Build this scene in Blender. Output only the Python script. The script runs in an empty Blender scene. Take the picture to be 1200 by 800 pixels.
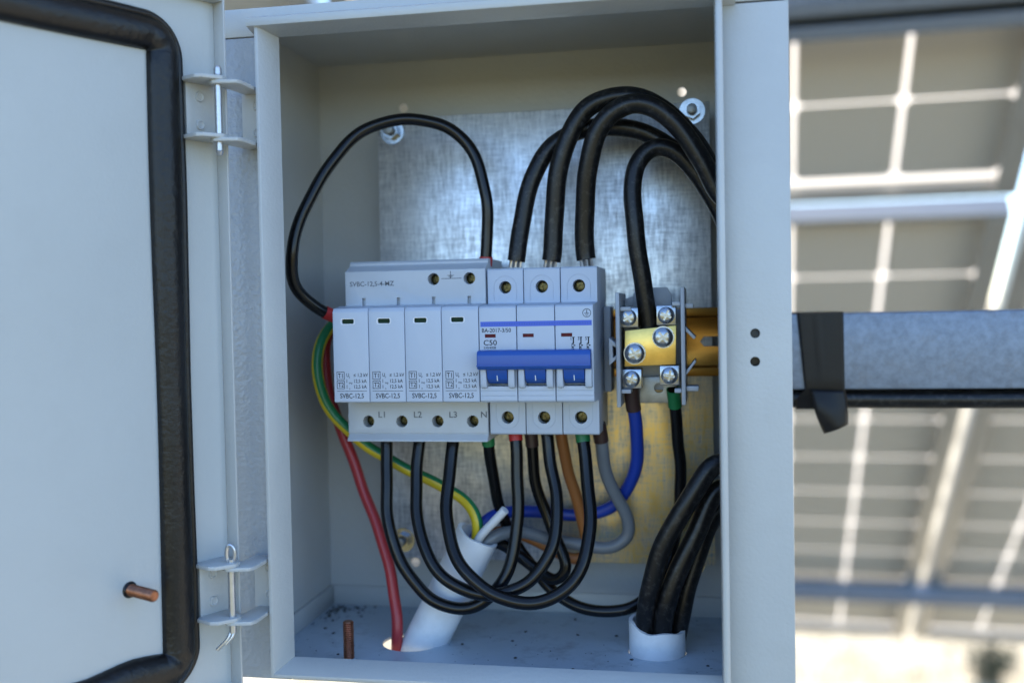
import bpy, bmesh, math, random
from mathutils import Vector, Matrix
random.seed(7)
SC = bpy.context.scene
COL = SC.collection
R = math.radians

# ------------------------------------------------------------------ camera, sky, sun, exposure
F_PX, CAM = 1223.49, Vector((105.61, -478.05, 43.50))          # focal length in photo pixels, place in millimetres
CAM_ROT = (Matrix.Rotation(.1857, 3, 'Z') @ Matrix.Rotation(-.0308, 3, 'X') @ Matrix.Rotation(.0192, 3, 'Y'))
cam = bpy.data.objects.new('camera', bpy.data.cameras.new('camera'))
COL.objects.link(cam)
cam.data.sensor_width = 36.0
cam.data.lens = 36.0 * F_PX / 1200.0
cam.data.clip_start, cam.data.clip_end = 0.01, 3000
m3 = Matrix((CAM_ROT.col[0], CAM_ROT.col[2], -CAM_ROT.col[1])).transposed()
cam.matrix_world = Matrix.Translation(CAM * .001) @ m3.to_4x4()
cam.data.dof.use_dof = True
cam.data.dof.focus_distance = 0.487
cam.data.dof.aperture_fstop = 4.2
SC.camera = cam

SUN_EL, SUN_AZ = R(55), R(8)
w = bpy.data.worlds.new('World'); SC.world = w; w.use_nodes = True
nt = w.node_tree; nt.nodes.clear()
sky = nt.nodes.new('ShaderNodeTexSky'); sky.sky_type = 'NISHITA'; sky.sun_disc = False
sky.sun_elevation, sky.sun_rotation = SUN_EL, SUN_AZ
sky.air_density, sky.dust_density, sky.ozone_density = 1.0, 0.3, 6.0
bg = nt.nodes.new('ShaderNodeBackground'); bg.inputs['Strength'].default_value = 0.15
wo = nt.nodes.new('ShaderNodeOutputWorld')
nt.links.new(sky.outputs[0], bg.inputs[0]); nt.links.new(bg.outputs[0], wo.inputs[0])
sl = bpy.data.lights.new('sun', 'SUN'); sl.energy = 3.0; sl.angle = R(.53); sl.color = (1, .95, .87)
sun = bpy.data.objects.new('sun', sl); COL.objects.link(sun)
sd = Vector((math.sin(SUN_AZ) * math.cos(SUN_EL), math.cos(SUN_AZ) * math.cos(SUN_EL), math.sin(SUN_EL)))
sun.rotation_euler = sd.to_track_quat('Z', 'Y').to_euler(); sun.location = (0, 0, 8)
vs = SC.view_settings
vs.view_transform = 'Standard'; vs.look = 'None'; vs.gamma = 1.0; vs.use_curve_mapping = False
vs.exposure = 1.8
SC.cycles.max_bounces = 10; SC.cycles.diffuse_bounces = 6; SC.cycles.glossy_bounces = 5
SC.cycles.transmission_bounces = 6; SC.cycles.transparent_max_bounces = 12
SC.cycles.sample_clamp_indirect = 8

# ------------------------------------------------------------------ where things stand (mm; X right, Y into the box, Z up; origin = breaker nose)
def ray(px, py):
    return CAM_ROT @ Vector(((px - 600) / F_PX, 1, -(py - 400) / F_PX))
def at(px, py, Y):
    d = ray(px, py); return CAM + d * ((Y - CAM.y) / d.y)
GROUND = -1380.0

# ------------------------------------------------------------------ materials
MATS = {}
def node(nt, t, **kw):
    n = nt.nodes.new(t)
    for k, v in kw.items():
        if k.startswith('i_'): n.inputs[k[2:].replace('_', ' ')].default_value = v
        else: setattr(n, k, v)
    return n
def mat(name, base, rough=.5, metal=0., var=0., var_scale=40., bump=0., bump_scale=800., bump_detail=2., spec=.5, coat=0.,
        rough_var=0., bdist=.0003, dirt=None, dirt_scale=30., dirt_amt=.0, stretch=(1, 1, 1)):
    m = bpy.data.materials.new(name); m.use_nodes = True; MATS[name] = m
    nt = m.node_tree; b = nt.nodes['Principled BSDF']
    b.inputs['Base Color'].default_value = (*base, 1); b.inputs['Roughness'].default_value = rough
    b.inputs['Metallic'].default_value = metal; b.inputs['Specular IOR Level'].default_value = spec
    b.inputs['Coat Weight'].default_value = coat
    tc = node(nt, 'ShaderNodeTexCoord'); mp = node(nt, 'ShaderNodeMapping'); mp.inputs['Scale'].default_value = stretch
    nt.links.new(tc.outputs['Object'], mp.inputs[0])
    col = None
    if var:
        n = node(nt, 'ShaderNodeTexNoise', i_Scale=var_scale, i_Detail=5.0, i_Roughness=.6); nt.links.new(mp.outputs[0], n.inputs[0])
        mr = node(nt, 'ShaderNodeMapRange'); mr.inputs[1].default_value = .3; mr.inputs[2].default_value = .7
        mr.inputs[3].default_value = 1 - var; mr.inputs[4].default_value = 1 + var
        nt.links.new(n.outputs[0], mr.inputs[0])
        mx = node(nt, 'ShaderNodeMix', data_type='RGBA', blend_type='MULTIPLY'); mx.inputs[0].default_value = 1
        mx.inputs[6].default_value = (*base, 1); nt.links.new(mr.outputs[0], mx.inputs[7]); col = mx.outputs[2]
        if rough_var:
            m2 = node(nt, 'ShaderNodeMapRange'); m2.inputs[1].default_value = .3; m2.inputs[2].default_value = .7
            m2.inputs[3].default_value = rough - rough_var; m2.inputs[4].default_value = rough + rough_var
            nt.links.new(n.outputs[0], m2.inputs[0]); nt.links.new(m2.outputs[0], b.inputs['Roughness'])
    if dirt:
        n = node(nt, 'ShaderNodeTexNoise', i_Scale=dirt_scale, i_Detail=8.0, i_Roughness=.7); nt.links.new(tc.outputs['Object'], n.inputs[0])
        mr = node(nt, 'ShaderNodeMapRange'); mr.inputs[1].default_value = .52; mr.inputs[2].default_value = .75
        mr.inputs[3].default_value = 0; mr.inputs[4].default_value = dirt_amt; nt.links.new(n.outputs[0], mr.inputs[0])
        mx = node(nt, 'ShaderNodeMix', data_type='RGBA'); nt.links.new(mr.outputs[0], mx.inputs[0])
        if col: nt.links.new(col, mx.inputs[6])
        else: mx.inputs[6].default_value = (*base, 1)
        mx.inputs[7].default_value = (*dirt, 1); col = mx.outputs[2]
    if col: nt.links.new(col, b.inputs['Base Color'])
    if bump:
        n = node(nt, 'ShaderNodeTexNoise', i_Scale=bump_scale, i_Detail=bump_detail); nt.links.new(mp.outputs[0], n.inputs[0])
        bp = node(nt, 'ShaderNodeBump', i_Strength=bump, i_Distance=bdist); nt.links.new(n.outputs[0], bp.inputs['Height'])
        nt.links.new(bp.outputs[0], b.inputs['Normal'])
    return m

mat('paint', (.475, .485, .475), .36, bdist=.0004, var=.035, var_scale=25, bump=.42, bump_scale=560, dirt=(.30, .29, .26), dirt_scale=18, dirt_amt=.10)
mat('paint_rough_shaded', (.36, .38, .40), .32, bdist=.0006, var=.05, var_scale=25, bump=1.0, bump_scale=420, dirt=(.25, .24, .22), dirt_scale=18, dirt_amt=.15)  # coarser stipple; shade of door and rim lip put into the darker base
mat('paint_floor_sky', (.42, .50, .57), .27, var=.05, var_scale=25, bump=.25, bump_scale=600, dirt=(.14, .13, .12), dirt_scale=70, dirt_amt=.45)  # same box paint, with the blue of reflected sky put into its base
mat('door_paint', (.475, .50, .495), .40, var=.03, var_scale=14, dirt=(.36, .36, .34), dirt_scale=45, dirt_amt=.10, bump=.4, bump_scale=600)
mat('zinc', (.33, .35, .38), .24, .95, var=.15, var_scale=300, bump=.1, bump_scale=900)
mat('zinc_dull', (.24, .25, .25), .42, .85, var=.18, var_scale=180, bump=.15, bump_scale=900)
mat('steel_pin', (.55, .56, .58), .32, .8, var=.1, var_scale=300)
mat('copper_thread', (.30, .13, .075), .38, .85, var=.3, var_scale=300)
mat('brass', (.62, .43, .13), .30, 1., var=.12, var_scale=160, bump=.1, bump_scale=1200)
mat('brass_dark', (.10, .085, .04), .32, 1., var=.8, var_scale=420)
mat('rail_gold', (.46, .22, .04), .30, .85, var=.3, var_scale=60, bump=.08, bump_scale=500, stretch=(.25, 1, 1))
mat('gasket', (.006, .006, .0065), .34, bdist=.00035, var=.2, var_scale=60, bump=.9, bump_scale=330, bump_detail=4, spec=.38)
mat('plastic', (.445, .50, .59), .42, bump=.06, bump_scale=1500, var=.015, var_scale=60)
mat('plastic_shoulder', (.46, .495, .54), .40, bump=.06, bump_scale=1500, var=.02, var_scale=60, dirt=(.35, .34, .3), dirt_scale=90, dirt_amt=.15)
mat('block_plastic', (.36, .39, .43), .42, bump=.12, bump_scale=1000, var=.05, var_scale=90)
mat('blue_plastic', (.014, .075, .34), .33, bump=.05, bump_scale=1200)
mat('blue_print', (.06, .12, .55), .5)
mat('dark_print', (.012, .013, .018), .7, spec=.2)
mat('grey_print', (.10, .11, .13), .7, spec=.2)
mat('white_print', (.75, .77, .8), .6)
mat('window_green', (.003, .026, .010), .5, spec=.2)
mat('window_red', (.10, .008, .012), .5, spec=.2)
mat('recess', (.02, .02, .02), .7)
mat('cable_black', (.0045, .0045, .005), .24, bump=.25, bump_scale=160, spec=.36, var=.2, var_scale=60)
mat('cable_thick', (.006, .006, .0065), .34, spec=.36, dirt=(.30, .29, .28), dirt_scale=380, dirt_amt=.16, bump=.35, bump_scale=220, var=.2, var_scale=50, stretch=(1, 1, .4))
mat('cable_dusty', (.007, .007, .007), .36, spec=.36, bump=.4, bump_scale=260, dirt=(.40, .38, .36), dirt_scale=420, dirt_amt=.5, stretch=(1, 1, .35))
mat('cable_red', (.36, .026, .03), .36, bump=.1, bump_scale=200)
mat('cable_blue', (.014, .045, .33), .30, bump=.1, bump_scale=200)
mat('cable_grey', (.17, .185, .20), .34, bump=.1, bump_scale=200)
mat('cable_brown', (.33, .12, .03), .38, bump=.1, bump_scale=200)
mat('cable_white', (.62, .64, .66), .4)
mat('sleeve_red', (.42, .02, .018), .45)
mat('sleeve_brown', (.05, .026, .022), .45)
mat('sleeve_green', (.012, .15, .05), .42)
mat('copper_strand', (.55, .52, .50), .3, 1.)
mat('pvc', (.75, .765, .78), .38, bump=.1, bump_scale=300, var=.02, dirt=(.32, .30, .28), dirt_scale=70, dirt_amt=.22)
mat('tape', (.006, .006, .007), .40, spec=.3, bump=.3, bump_scale=260)
mat('beam_zinc', (.185, .225, .29), .42, .3, var=.2, var_scale=260, bump=.3, bump_scale=600, dirt=(.16, .14, .12), dirt_scale=110, dirt_amt=.35)
mat('aluminium', (.36, .36, .35), .45, .7, var=.05, var_scale=20)
mat('cell', (.012, .018, .05), .25, var=.2, var_scale=6)
mat('crumb', (.05, .045, .04), .9, var=.5, var_scale=200)
mat('dry_stalk', (.34, .27, .13), .8, var=.3, var_scale=8)
mat('weed', (.10, .10, .06), .8, var=.4, var_scale=12)

def galvanised():
    m = bpy.data.materials.new('galvanised_sheet'); m.use_nodes = True; MATS['galv'] = m
    nt = m.node_tree; b = nt.nodes['Principled BSDF']; L = nt.links.new
    tc = node(nt, 'ShaderNodeTexCoord')
    def streak(sc, scale):
        mp = node(nt, 'ShaderNodeMapping'); mp.inputs['Scale'].default_value = sc; L(tc.outputs['Object'], mp.inputs[0])
        n = node(nt, 'ShaderNodeTexNoise', i_Scale=scale, i_Detail=6.0, i_Roughness=.65); L(mp.outputs[0], n.inputs[0]); return n.outputs[0]
    a = streak((1, 1, .16), 700); c = streak((.16, 1, 1), 760); g = streak((1, 1, 1), 70); k = streak((1, 1, .05), 170)
    def math_(op, x, y):
        n = node(nt, 'ShaderNodeMath', operation=op)
        for i, q in enumerate((x, y)):
            if isinstance(q, (int, float)): n.inputs[i].default_value = q
            else: L(q, n.inputs[i])
        return n.outputs[0]
    s = math_('ADD', math_('MULTIPLY', a, .38), math_('ADD', math_('MULTIPLY', c, .24), math_('ADD', math_('MULTIPLY', g, .24), math_('MULTIPLY', k, .14))))
    cr = node(nt, 'ShaderNodeValToRGB'); L(s, cr.inputs[0])
    e = cr.color_ramp.elements; e[0].position = .40; e[0].color = (.38, .39, .40, 1); e[1].position = .60; e[1].color = (.92, .92, .90, 1)
    sx = node(nt, 'ShaderNodeSeparateXYZ'); L(tc.outputs['Object'], sx.inputs[0])
    def ramp(v, a_, b_):
        r_ = node(nt, 'ShaderNodeMapRange', interpolation_type='SMOOTHSTEP'); r_.inputs[1].default_value = a_; r_.inputs[2].default_value = b_; L(v, r_.inputs[0]); return r_.outputs[0]
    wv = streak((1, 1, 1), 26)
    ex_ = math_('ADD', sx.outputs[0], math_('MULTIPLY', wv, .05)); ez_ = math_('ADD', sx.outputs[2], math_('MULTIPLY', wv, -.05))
    st_ = math_('MULTIPLY', math_('MULTIPLY', ramp(ex_, .0, .075), ramp(ez_, .125, .085)), math_('MULTIPLY', ramp(s, .36, .60), .85))   # yellow tint over the lower right of the sheet
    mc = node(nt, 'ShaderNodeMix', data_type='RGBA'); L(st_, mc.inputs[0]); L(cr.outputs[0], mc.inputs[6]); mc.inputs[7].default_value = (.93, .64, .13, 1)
    L(mc.outputs[2], b.inputs['Base Color'])
    rr = node(nt, 'ShaderNodeMapRange'); rr.inputs[1].default_value = .35; rr.inputs[2].default_value = .65; rr.inputs[3].default_value = .50; rr.inputs[4].default_value = .27
    L(s, rr.inputs[0]); L(rr.outputs[0], b.inputs['Roughness']); b.inputs['Metallic'].default_value = .80
    bp = node(nt, 'ShaderNodeBump', i_Strength=.22, i_Distance=.0003); L(s, bp.inputs['Height']); L(bp.outputs[0], b.inputs['Normal'])
galvanised()

def earth_wire():
    m = bpy.data.materials.new('cable_yellow_green'); m.use_nodes = True; MATS['cable_earth'] = m
    nt = m.node_tree; b = nt.nodes['Principled BSDF']; L = nt.links.new
    uv = node(nt, 'ShaderNodeUVMap'); sp = node(nt, 'ShaderNodeSeparateXYZ'); L(uv.outputs[0], sp.inputs[0])
    ad = node(nt, 'ShaderNodeMath', operation='MULTIPLY_ADD'); L(sp.outputs[1], ad.inputs[0]); ad.inputs[1].default_value = .16; of = node(nt, 'ShaderNodeMath', operation='ADD'); L(sp.outputs[0], of.inputs[0]); of.inputs[1].default_value = .585; L(of.outputs[0], ad.inputs[2])
    fr = node(nt, 'ShaderNodeMath', operation='FRACT'); L(ad.outputs[0], fr.inputs[0])
    lt = node(nt, 'ShaderNodeMath', operation='LESS_THAN'); L(fr.outputs[0], lt.inputs[0]); lt.inputs[1].default_value = .26
    mx = node(nt, 'ShaderNodeMix', data_type='RGBA'); L(lt.outputs[0], mx.inputs[0])
    mx.inputs[6].default_value = (.62, .46, .015, 1); mx.inputs[7].default_value = (.012, .17, .06, 1)
    L(mx.outputs[2], b.inputs['Base Color']); b.inputs['Roughness'].default_value = .35
earth_wire()

def backsheet():
    m = bpy.data.materials.new('translucent_backsheet'); m.use_nodes = True; MATS['backsheet'] = m
    nt = m.node_tree; L = nt.links.new; out = nt.nodes['Material Output']; nt.nodes.remove(nt.nodes['Principled BSDF'])
    d = node(nt, 'ShaderNodeBsdfDiffuse'); d.inputs[0].default_value = (.86, .82, .74, 1)
    t = node(nt, 'ShaderNodeBsdfTranslucent'); t.inputs[0].default_value = (.84, .76, .66, 1)
    mx = node(nt, 'ShaderNodeMixShader'); mx.inputs[0].default_value = .52; L(d.outputs[0], mx.inputs[1]); L(t.outputs[0], mx.inputs[2]); L(mx.outputs[0], out.inputs[0])
    m = bpy.data.materials.new('panel_glass'); m.use_nodes = True; MATS['panel_glass'] = m
    nt = m.node_tree; L = nt.links.new; out = nt.nodes['Material Output']; nt.nodes.remove(nt.nodes['Principled BSDF'])
    t = node(nt, 'ShaderNodeBsdfTransparent'); g = node(nt, 'ShaderNodeBsdfGlossy'); g.inputs['Roughness'].default_value = .03
    lw = node(nt, 'ShaderNodeFresnel', i_IOR=1.45)
    mx = node(nt, 'ShaderNodeMixShader'); L(lw.outputs[0], mx.inputs[0]); L(t.outputs[0], mx.inputs[1]); L(g.outputs[0], mx.inputs[2]); L(mx.outputs[0], out.inputs[0])
backsheet()

def ground_mat():
    m = bpy.data.materials.new('dry_ground'); m.use_nodes = True; MATS['ground'] = m
    nt = m.node_tree; b = nt.nodes['Principled BSDF']; L = nt.links.new
    tc = node(nt, 'ShaderNodeTexCoord')
    n = node(nt, 'ShaderNodeTexNoise', i_Scale=1.3, i_Detail=9.0, i_Roughness=.72); L(tc.outputs['Object'], n.inputs[0])
    cr = node(nt, 'ShaderNodeValToRGB'); L(n.outputs[0], cr.inputs[0]); e = cr.color_ramp.elements
    e[0].position = .36; e[0].color = (.28, .225, .145, 1); e[1].position = .62; e[1].color = (.64, .54, .37, 1)
    L(cr.outputs[0], b.inputs['Base Color']); b.inputs['Roughness'].default_value = .95; b.inputs['Specular IOR Level'].default_value = .1
    n2 = node(nt, 'ShaderNodeTexNoise', i_Scale=30.0, i_Detail=6.0); L(tc.outputs['Object'], n2.inputs[0])
    bp = node(nt, 'ShaderNodeBump', i_Strength=.8, i_Distance=.03); L(n2.outputs[0], bp.inputs['Height']); L(bp.outputs[0], b.inputs['Normal'])
ground_mat()
mat('bounce_strip', (.15, .15, .12), .9, var=.35, var_scale=1.5, spec=.1)
mat('field', (.25, .19, .045), .9, var=.35, var_scale=.6, spec=.1)

# ------------------------------------------------------------------ mesh helpers
ORG = {}
_text_cache = {}
def text_mesh(body):
    if body not in _text_cache:
        cu = bpy.data.curves.new('t', 'FONT'); cu.body = body; cu.size = 1; cu.resolution_u = 3; cu.extrude = .02; cu.offset = .010
        o = bpy.data.objects.new('t', cu); COL.objects.link(o)
        dg = bpy.context.evaluated_depsgraph_get()
        me = bpy.data.meshes.new_from_object(o.evaluated_get(dg))
        _text_cache[body] = ([v.co.copy() for v in me.vertices], [list(p.vertices) for p in me.polygons])
        bpy.data.objects.remove(o); bpy.data.curves.remove(cu); bpy.data.meshes.remove(me)
    return _text_cache[body]

class MB:
    def __init__(s, xf=None): s.v = []; s.f = []; s.uv = {}; s.xf = xf
    def _add(s, vs, fs, uvs=None):
        o = len(s.v)
        s.v += [(s.xf(Vector(p)) if s.xf else Vector(p)) for p in vs]
        for i, f in enumerate(fs):
            if uvs: s.uv[len(s.f)] = uvs[i]
            s.f.append([o + k for k in f])
        return s
    def _bm(s, bm, bev=0, seg=2, sel=None):
        if bev:
            ed = [e for e in bm.edges if len(e.link_faces) == 2 and e.calc_face_angle(0) > R(28) and (sel is None or sel(e))]
            bmesh.ops.bevel(bm, geom=ed, offset=bev, segments=seg, profile=.5, affect='EDGES', clamp_overlap=True)
        bm.verts.index_update()
        s._add([v.co.copy() for v in bm.verts], [[v.index for v in f.verts] for f in bm.faces]); bm.free(); return s
    def box(s, x0, x1, y0, y1, z0, z1, bev=0, seg=2, sel=None):
        bm = bmesh.new(); bmesh.ops.create_cube(bm, size=1)
        for v in bm.verts: v.co = Vector(((x0 + x1) / 2 + v.co.x * (x1 - x0), (y0 + y1) / 2 + v.co.y * (y1 - y0), (z0 + z1) / 2 + v.co.z * (z1 - z0)))
        return s._bm(bm, bev, seg, sel)
    def prism(s, poly, lo, hi, axis='x', bev=0, seg=2):
        def P(a, b, c): return {'x': (c, a, b), 'y': (a, c, b), 'z': (a, b, c)}[axis]
        bm = bmesh.new(); A = [bm.verts.new(P(a, b, lo)) for a, b in poly]; B = [bm.verts.new(P(a, b, hi)) for a, b in poly]; n = len(poly)
        bm.faces.new(A); bm.faces.new(B[::-1])
        for i in range(n): bm.faces.new((A[i], B[i], B[(i + 1) % n], A[(i + 1) % n]))
        bmesh.ops.recalc_face_normals(bm, faces=bm.faces)
        return s._bm(bm, bev, seg)
    def cyl(s, p0, p1, r0, r1=None, seg=24, bev=0, bseg=2, rot=0):
        p0, p1 = Vector(p0), Vector(p1); r1 = r0 if r1 is None else r1; d = p1 - p0
        q = d.to_track_quat('Z', 'Y').to_matrix()
        bm = bmesh.new(); A = []; B = []
        for i in range(seg):
            a = 2 * math.pi * i / seg + rot; c = Vector((math.cos(a), math.sin(a), 0))
            A.append(bm.verts.new(p0 + q @ (c * r0))); B.append(bm.verts.new(p1 + q @ (c * r1)))
        bm.faces.new(A[::-1]); bm.faces.new(B)
        for i in range(seg): bm.faces.new((A[i], A[(i + 1) % seg], B[(i + 1) % seg], B[i]))
        return s._bm(bm, bev, bseg)
    def lathe(s, prof, org, axis=(0, 0, 1), seg=32):          # prof [(r, h)], closed loop when first == last
        q = Vector(axis).to_track_quat('Z', 'Y').to_matrix(); org = Vector(org); vs = []; fs = []; n = len(prof)
        for r, h in prof:
            for i in range(seg):
                a = 2 * math.pi * i / seg; vs.append(org + q @ Vector((r * math.cos(a), r * math.sin(a), h)))
        for j in range(n - 1):
            for i in range(seg):
                k = (i + 1) % seg; fs.append([j * seg + i, j * seg + k, (j + 1) * seg + k, (j + 1) * seg + i])
        return s._add(vs, fs)
    def tube(s, pts, r, seg=14, caps=True, thick=0, ends_bev=True):
        pts = [Vector(p) for p in pts]; n = len(pts); rr = r if isinstance(r, (list, tuple)) else [r] * n
        T = [(pts[min(i + 1, n - 1)] - pts[max(i - 1, 0)]).normalized() for i in range(n)]
        up = Vector((0, 1, 0)) if abs(T[0].y) < .9 else Vector((1, 0, 0)); N = (up - T[0] * up.dot(T[0])).normalized()
        vs = []; fs = []; uvs = []; ln = 0
        rings = []
        for i in range(n):
            if i: ln += (pts[i] - pts[i - 1]).length; N = (N - T[i] * N.dot(T[i])).normalized()
            B = T[i].cross(N)
            rings.append(ln)
            for k in range(seg):
                a = 2 * math.pi * k / seg; vs.append(pts[i] + (N * math.cos(a) + B * math.sin(a)) * rr[i])
        for i in range(n - 1):
            for k in range(seg):
                k2 = (k + 1) % seg; fs.append([i * seg + k, i * seg + k2, (i + 1) * seg + k2, (i + 1) * seg + k])
                u0, u1 = k / seg, (k + 1) / seg; v0, v1 = rings[i] * .01, rings[i + 1] * .01
                uvs.append([(u0, v0), (u1, v0), (u1, v1), (u0, v1)])
        if caps:
            fs.append(list(range(seg))[::-1]); uvs.append([(0, 0)] * seg)
            fs.append([(n - 1) * seg + k for k in range(seg)]); uvs.append([(0, 0)] * seg)
        return s._add(vs, fs, uvs)
    def text(s, body, size, x, y, z, squash=1.0):
        vs, fs = text_mesh(body)
        return s._add([(x + v.x * size * squash, y - v.z * size * .1, z + v.y * size) for v in vs], fs)
    def mesh(s, name, off, scale=.001, sharp=32):
        me = bpy.data.meshes.new(name)
        me.from_pydata([tuple((p - off) * scale) for p in s.v], [], s.f)
        if s.uv:
            l = me.uv_layers.new(name='UVMap')
            for p in me.polygons:
                if p.index in s.uv:
                    for k, li in enumerate(p.loop_indices): l.data[li].uv = s.uv[p.index][k]
        me.polygons.foreach_set('use_smooth', [True] * len(me.polygons)); me.update()
        me.set_sharp_from_angle(angle=R(sharp))
        return me
    def build(s, name, m, parent=None, sharp=32):
        if parent is None:
            xs = [p.x for p in s.v]; ys = [p.y for p in s.v]; zs = [p.z for p in s.v]
            off = Vector(((min(xs) + max(xs)) / 2, (min(ys) + max(ys)) / 2, min(zs)))
        else: off = ORG[parent.name]
        o = bpy.data.objects.new(name, s.mesh(name, off, sharp=sharp)); COL.objects.link(o)
        o.data.materials.append(MATS[m])
        if parent is None: o.location = off * .001
        else: o.parent = parent
        ORG[o.name] = off
        return o
def tag(o, label=None, cat=None, group=None, kind=None):
    if label: o['label'] = label
    if cat: o['category'] = cat
    if group: o['group'] = group
    if kind: o['kind'] = kind
    return o
def empty(name, loc, label, cat, group=None):
    o = bpy.data.objects.new(name, None); COL.objects.link(o); o.empty_display_size = .02
    o.location = Vector(loc) * .001; ORG[o.name] = Vector(loc)
    return tag(o, label, cat, group)
def carve(o, cutter):                                     # real openings: cut the cutter's shape out of the mesh
    c = bpy.data.objects.new('cutter', cutter.mesh('cutter', ORG[o.name])); COL.objects.link(c)
    if o.parent: c.location = o.parent.location if not o.parent.parent else o.parent.parent.location
    else: c.location = o.location
    md = o.modifiers.new('cut', 'BOOLEAN'); md.object = c; md.operation = 'DIFFERENCE'; md.solver = 'EXACT'
    bpy.context.view_layer.update()
    dg = bpy.context.evaluated_depsgraph_get()
    me = bpy.data.meshes.new_from_object(o.evaluated_get(dg)); old = o.data; mats = list(old.materials)
    o.modifiers.clear(); me.name = old.name; o.data = me
    if not me.materials:
        for q in mats: me.materials.append(q)
    me.polygons.foreach_set('use_smooth', [True] * len(me.polygons)); me.set_sharp_from_angle(angle=R(30))
    cm = c.data; bpy.data.objects.remove(c); bpy.data.meshes.remove(cm); bpy.data.meshes.remove(old)
    return o
def piece(src, parent, dx=0, dy=0, dz=0, roty=0):         # a copy of a part that shares its mesh
    c = src.copy(); COL.objects.link(c); c.parent = parent; ORG[c.name] = ORG[src.name]
    c.location = src.location + Vector((dx, dy, dz)) * .001
    if roty: c.rotation_euler = (0, roty, 0)
    return c
def spline(P, step=2.2):
    P = [Vector(p) for p in P]; Q = [P[0] * 2 - P[1]] + P + [P[-1] * 2 - P[-2]]; out = []
    for i in range(1, len(Q) - 2):
        p0, p1, p2, p3 = Q[i - 1:i + 3]
        t0 = 0; t1 = t0 + max((p1 - p0).length, 1e-3) ** .5; t2 = t1 + max((p2 - p1).length, 1e-3) ** .5; t3 = t2 + max((p3 - p2).length, 1e-3) ** .5
        n = max(2, int((p2 - p1).length / step))
        for k in range(n):
            t = t1 + (t2 - t1) * k / n
            a1 = p0 * ((t1 - t) / (t1 - t0)) + p1 * ((t - t0) / (t1 - t0)); a2 = p1 * ((t2 - t) / (t2 - t1)) + p2 * ((t - t1) / (t2 - t1)); a3 = p2 * ((t3 - t) / (t3 - t2)) + p3 * ((t - t2) / (t3 - t2))
            b1 = a1 * ((t2 - t) / (t2 - t0)) + a2 * ((t - t0) / (t2 - t0)); b2 = a2 * ((t3 - t) / (t3 - t1)) + a3 * ((t - t1) / (t3 - t1))
            out.append(b1 * ((t2 - t) / (t2 - t1)) + b2 * ((t - t1) / (t2 - t1)))
    out.append(P[-1]); 
    for _ in range(3):                                    # settle the kinks out
        out = [out[0]] + [(out[i - 1] + out[i] * 2 + out[i + 1]) / 4 for i in range(1, len(out) - 1)] + [out[-1]]
    return out

# ------------------------------------------------------------------ ground
g = MB(); S_ = 6e5
g._add([(-S_, -S_, GROUND), (S_, -S_, GROUND), (S_, S_, GROUND), (-S_, S_, GROUND)], [[0, 1, 2, 3]])
tag(g.build('ground', 'ground'), 'dry sandy sunlit ground under and around the solar array', kind='structure')
g = MB(); g._add([(-S_, -4300, GROUND + 6), (S_, -3700, GROUND + 6), (S_, -900, GROUND + 6), (-S_, -900, GROUND + 6)], [[0, 1, 2, 3]])  # unseen strip laid over the sand to set the light bounced into the box
tag(g.build('bounce_strip', 'bounce_strip'), 'unseen dull strip of ground on the open side, added to shape the bounce light', kind='structure')
g = MB(); g._add([(-S_, -S_, GROUND + 6), (S_, -S_, GROUND + 6), (S_, -3700, GROUND + 6), (-S_, -4300, GROUND + 6)], [[0, 1, 2, 3]])
tag(g.build('field', 'field'), 'yellow field of dry grass beyond the dull strip', kind='structure')

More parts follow.
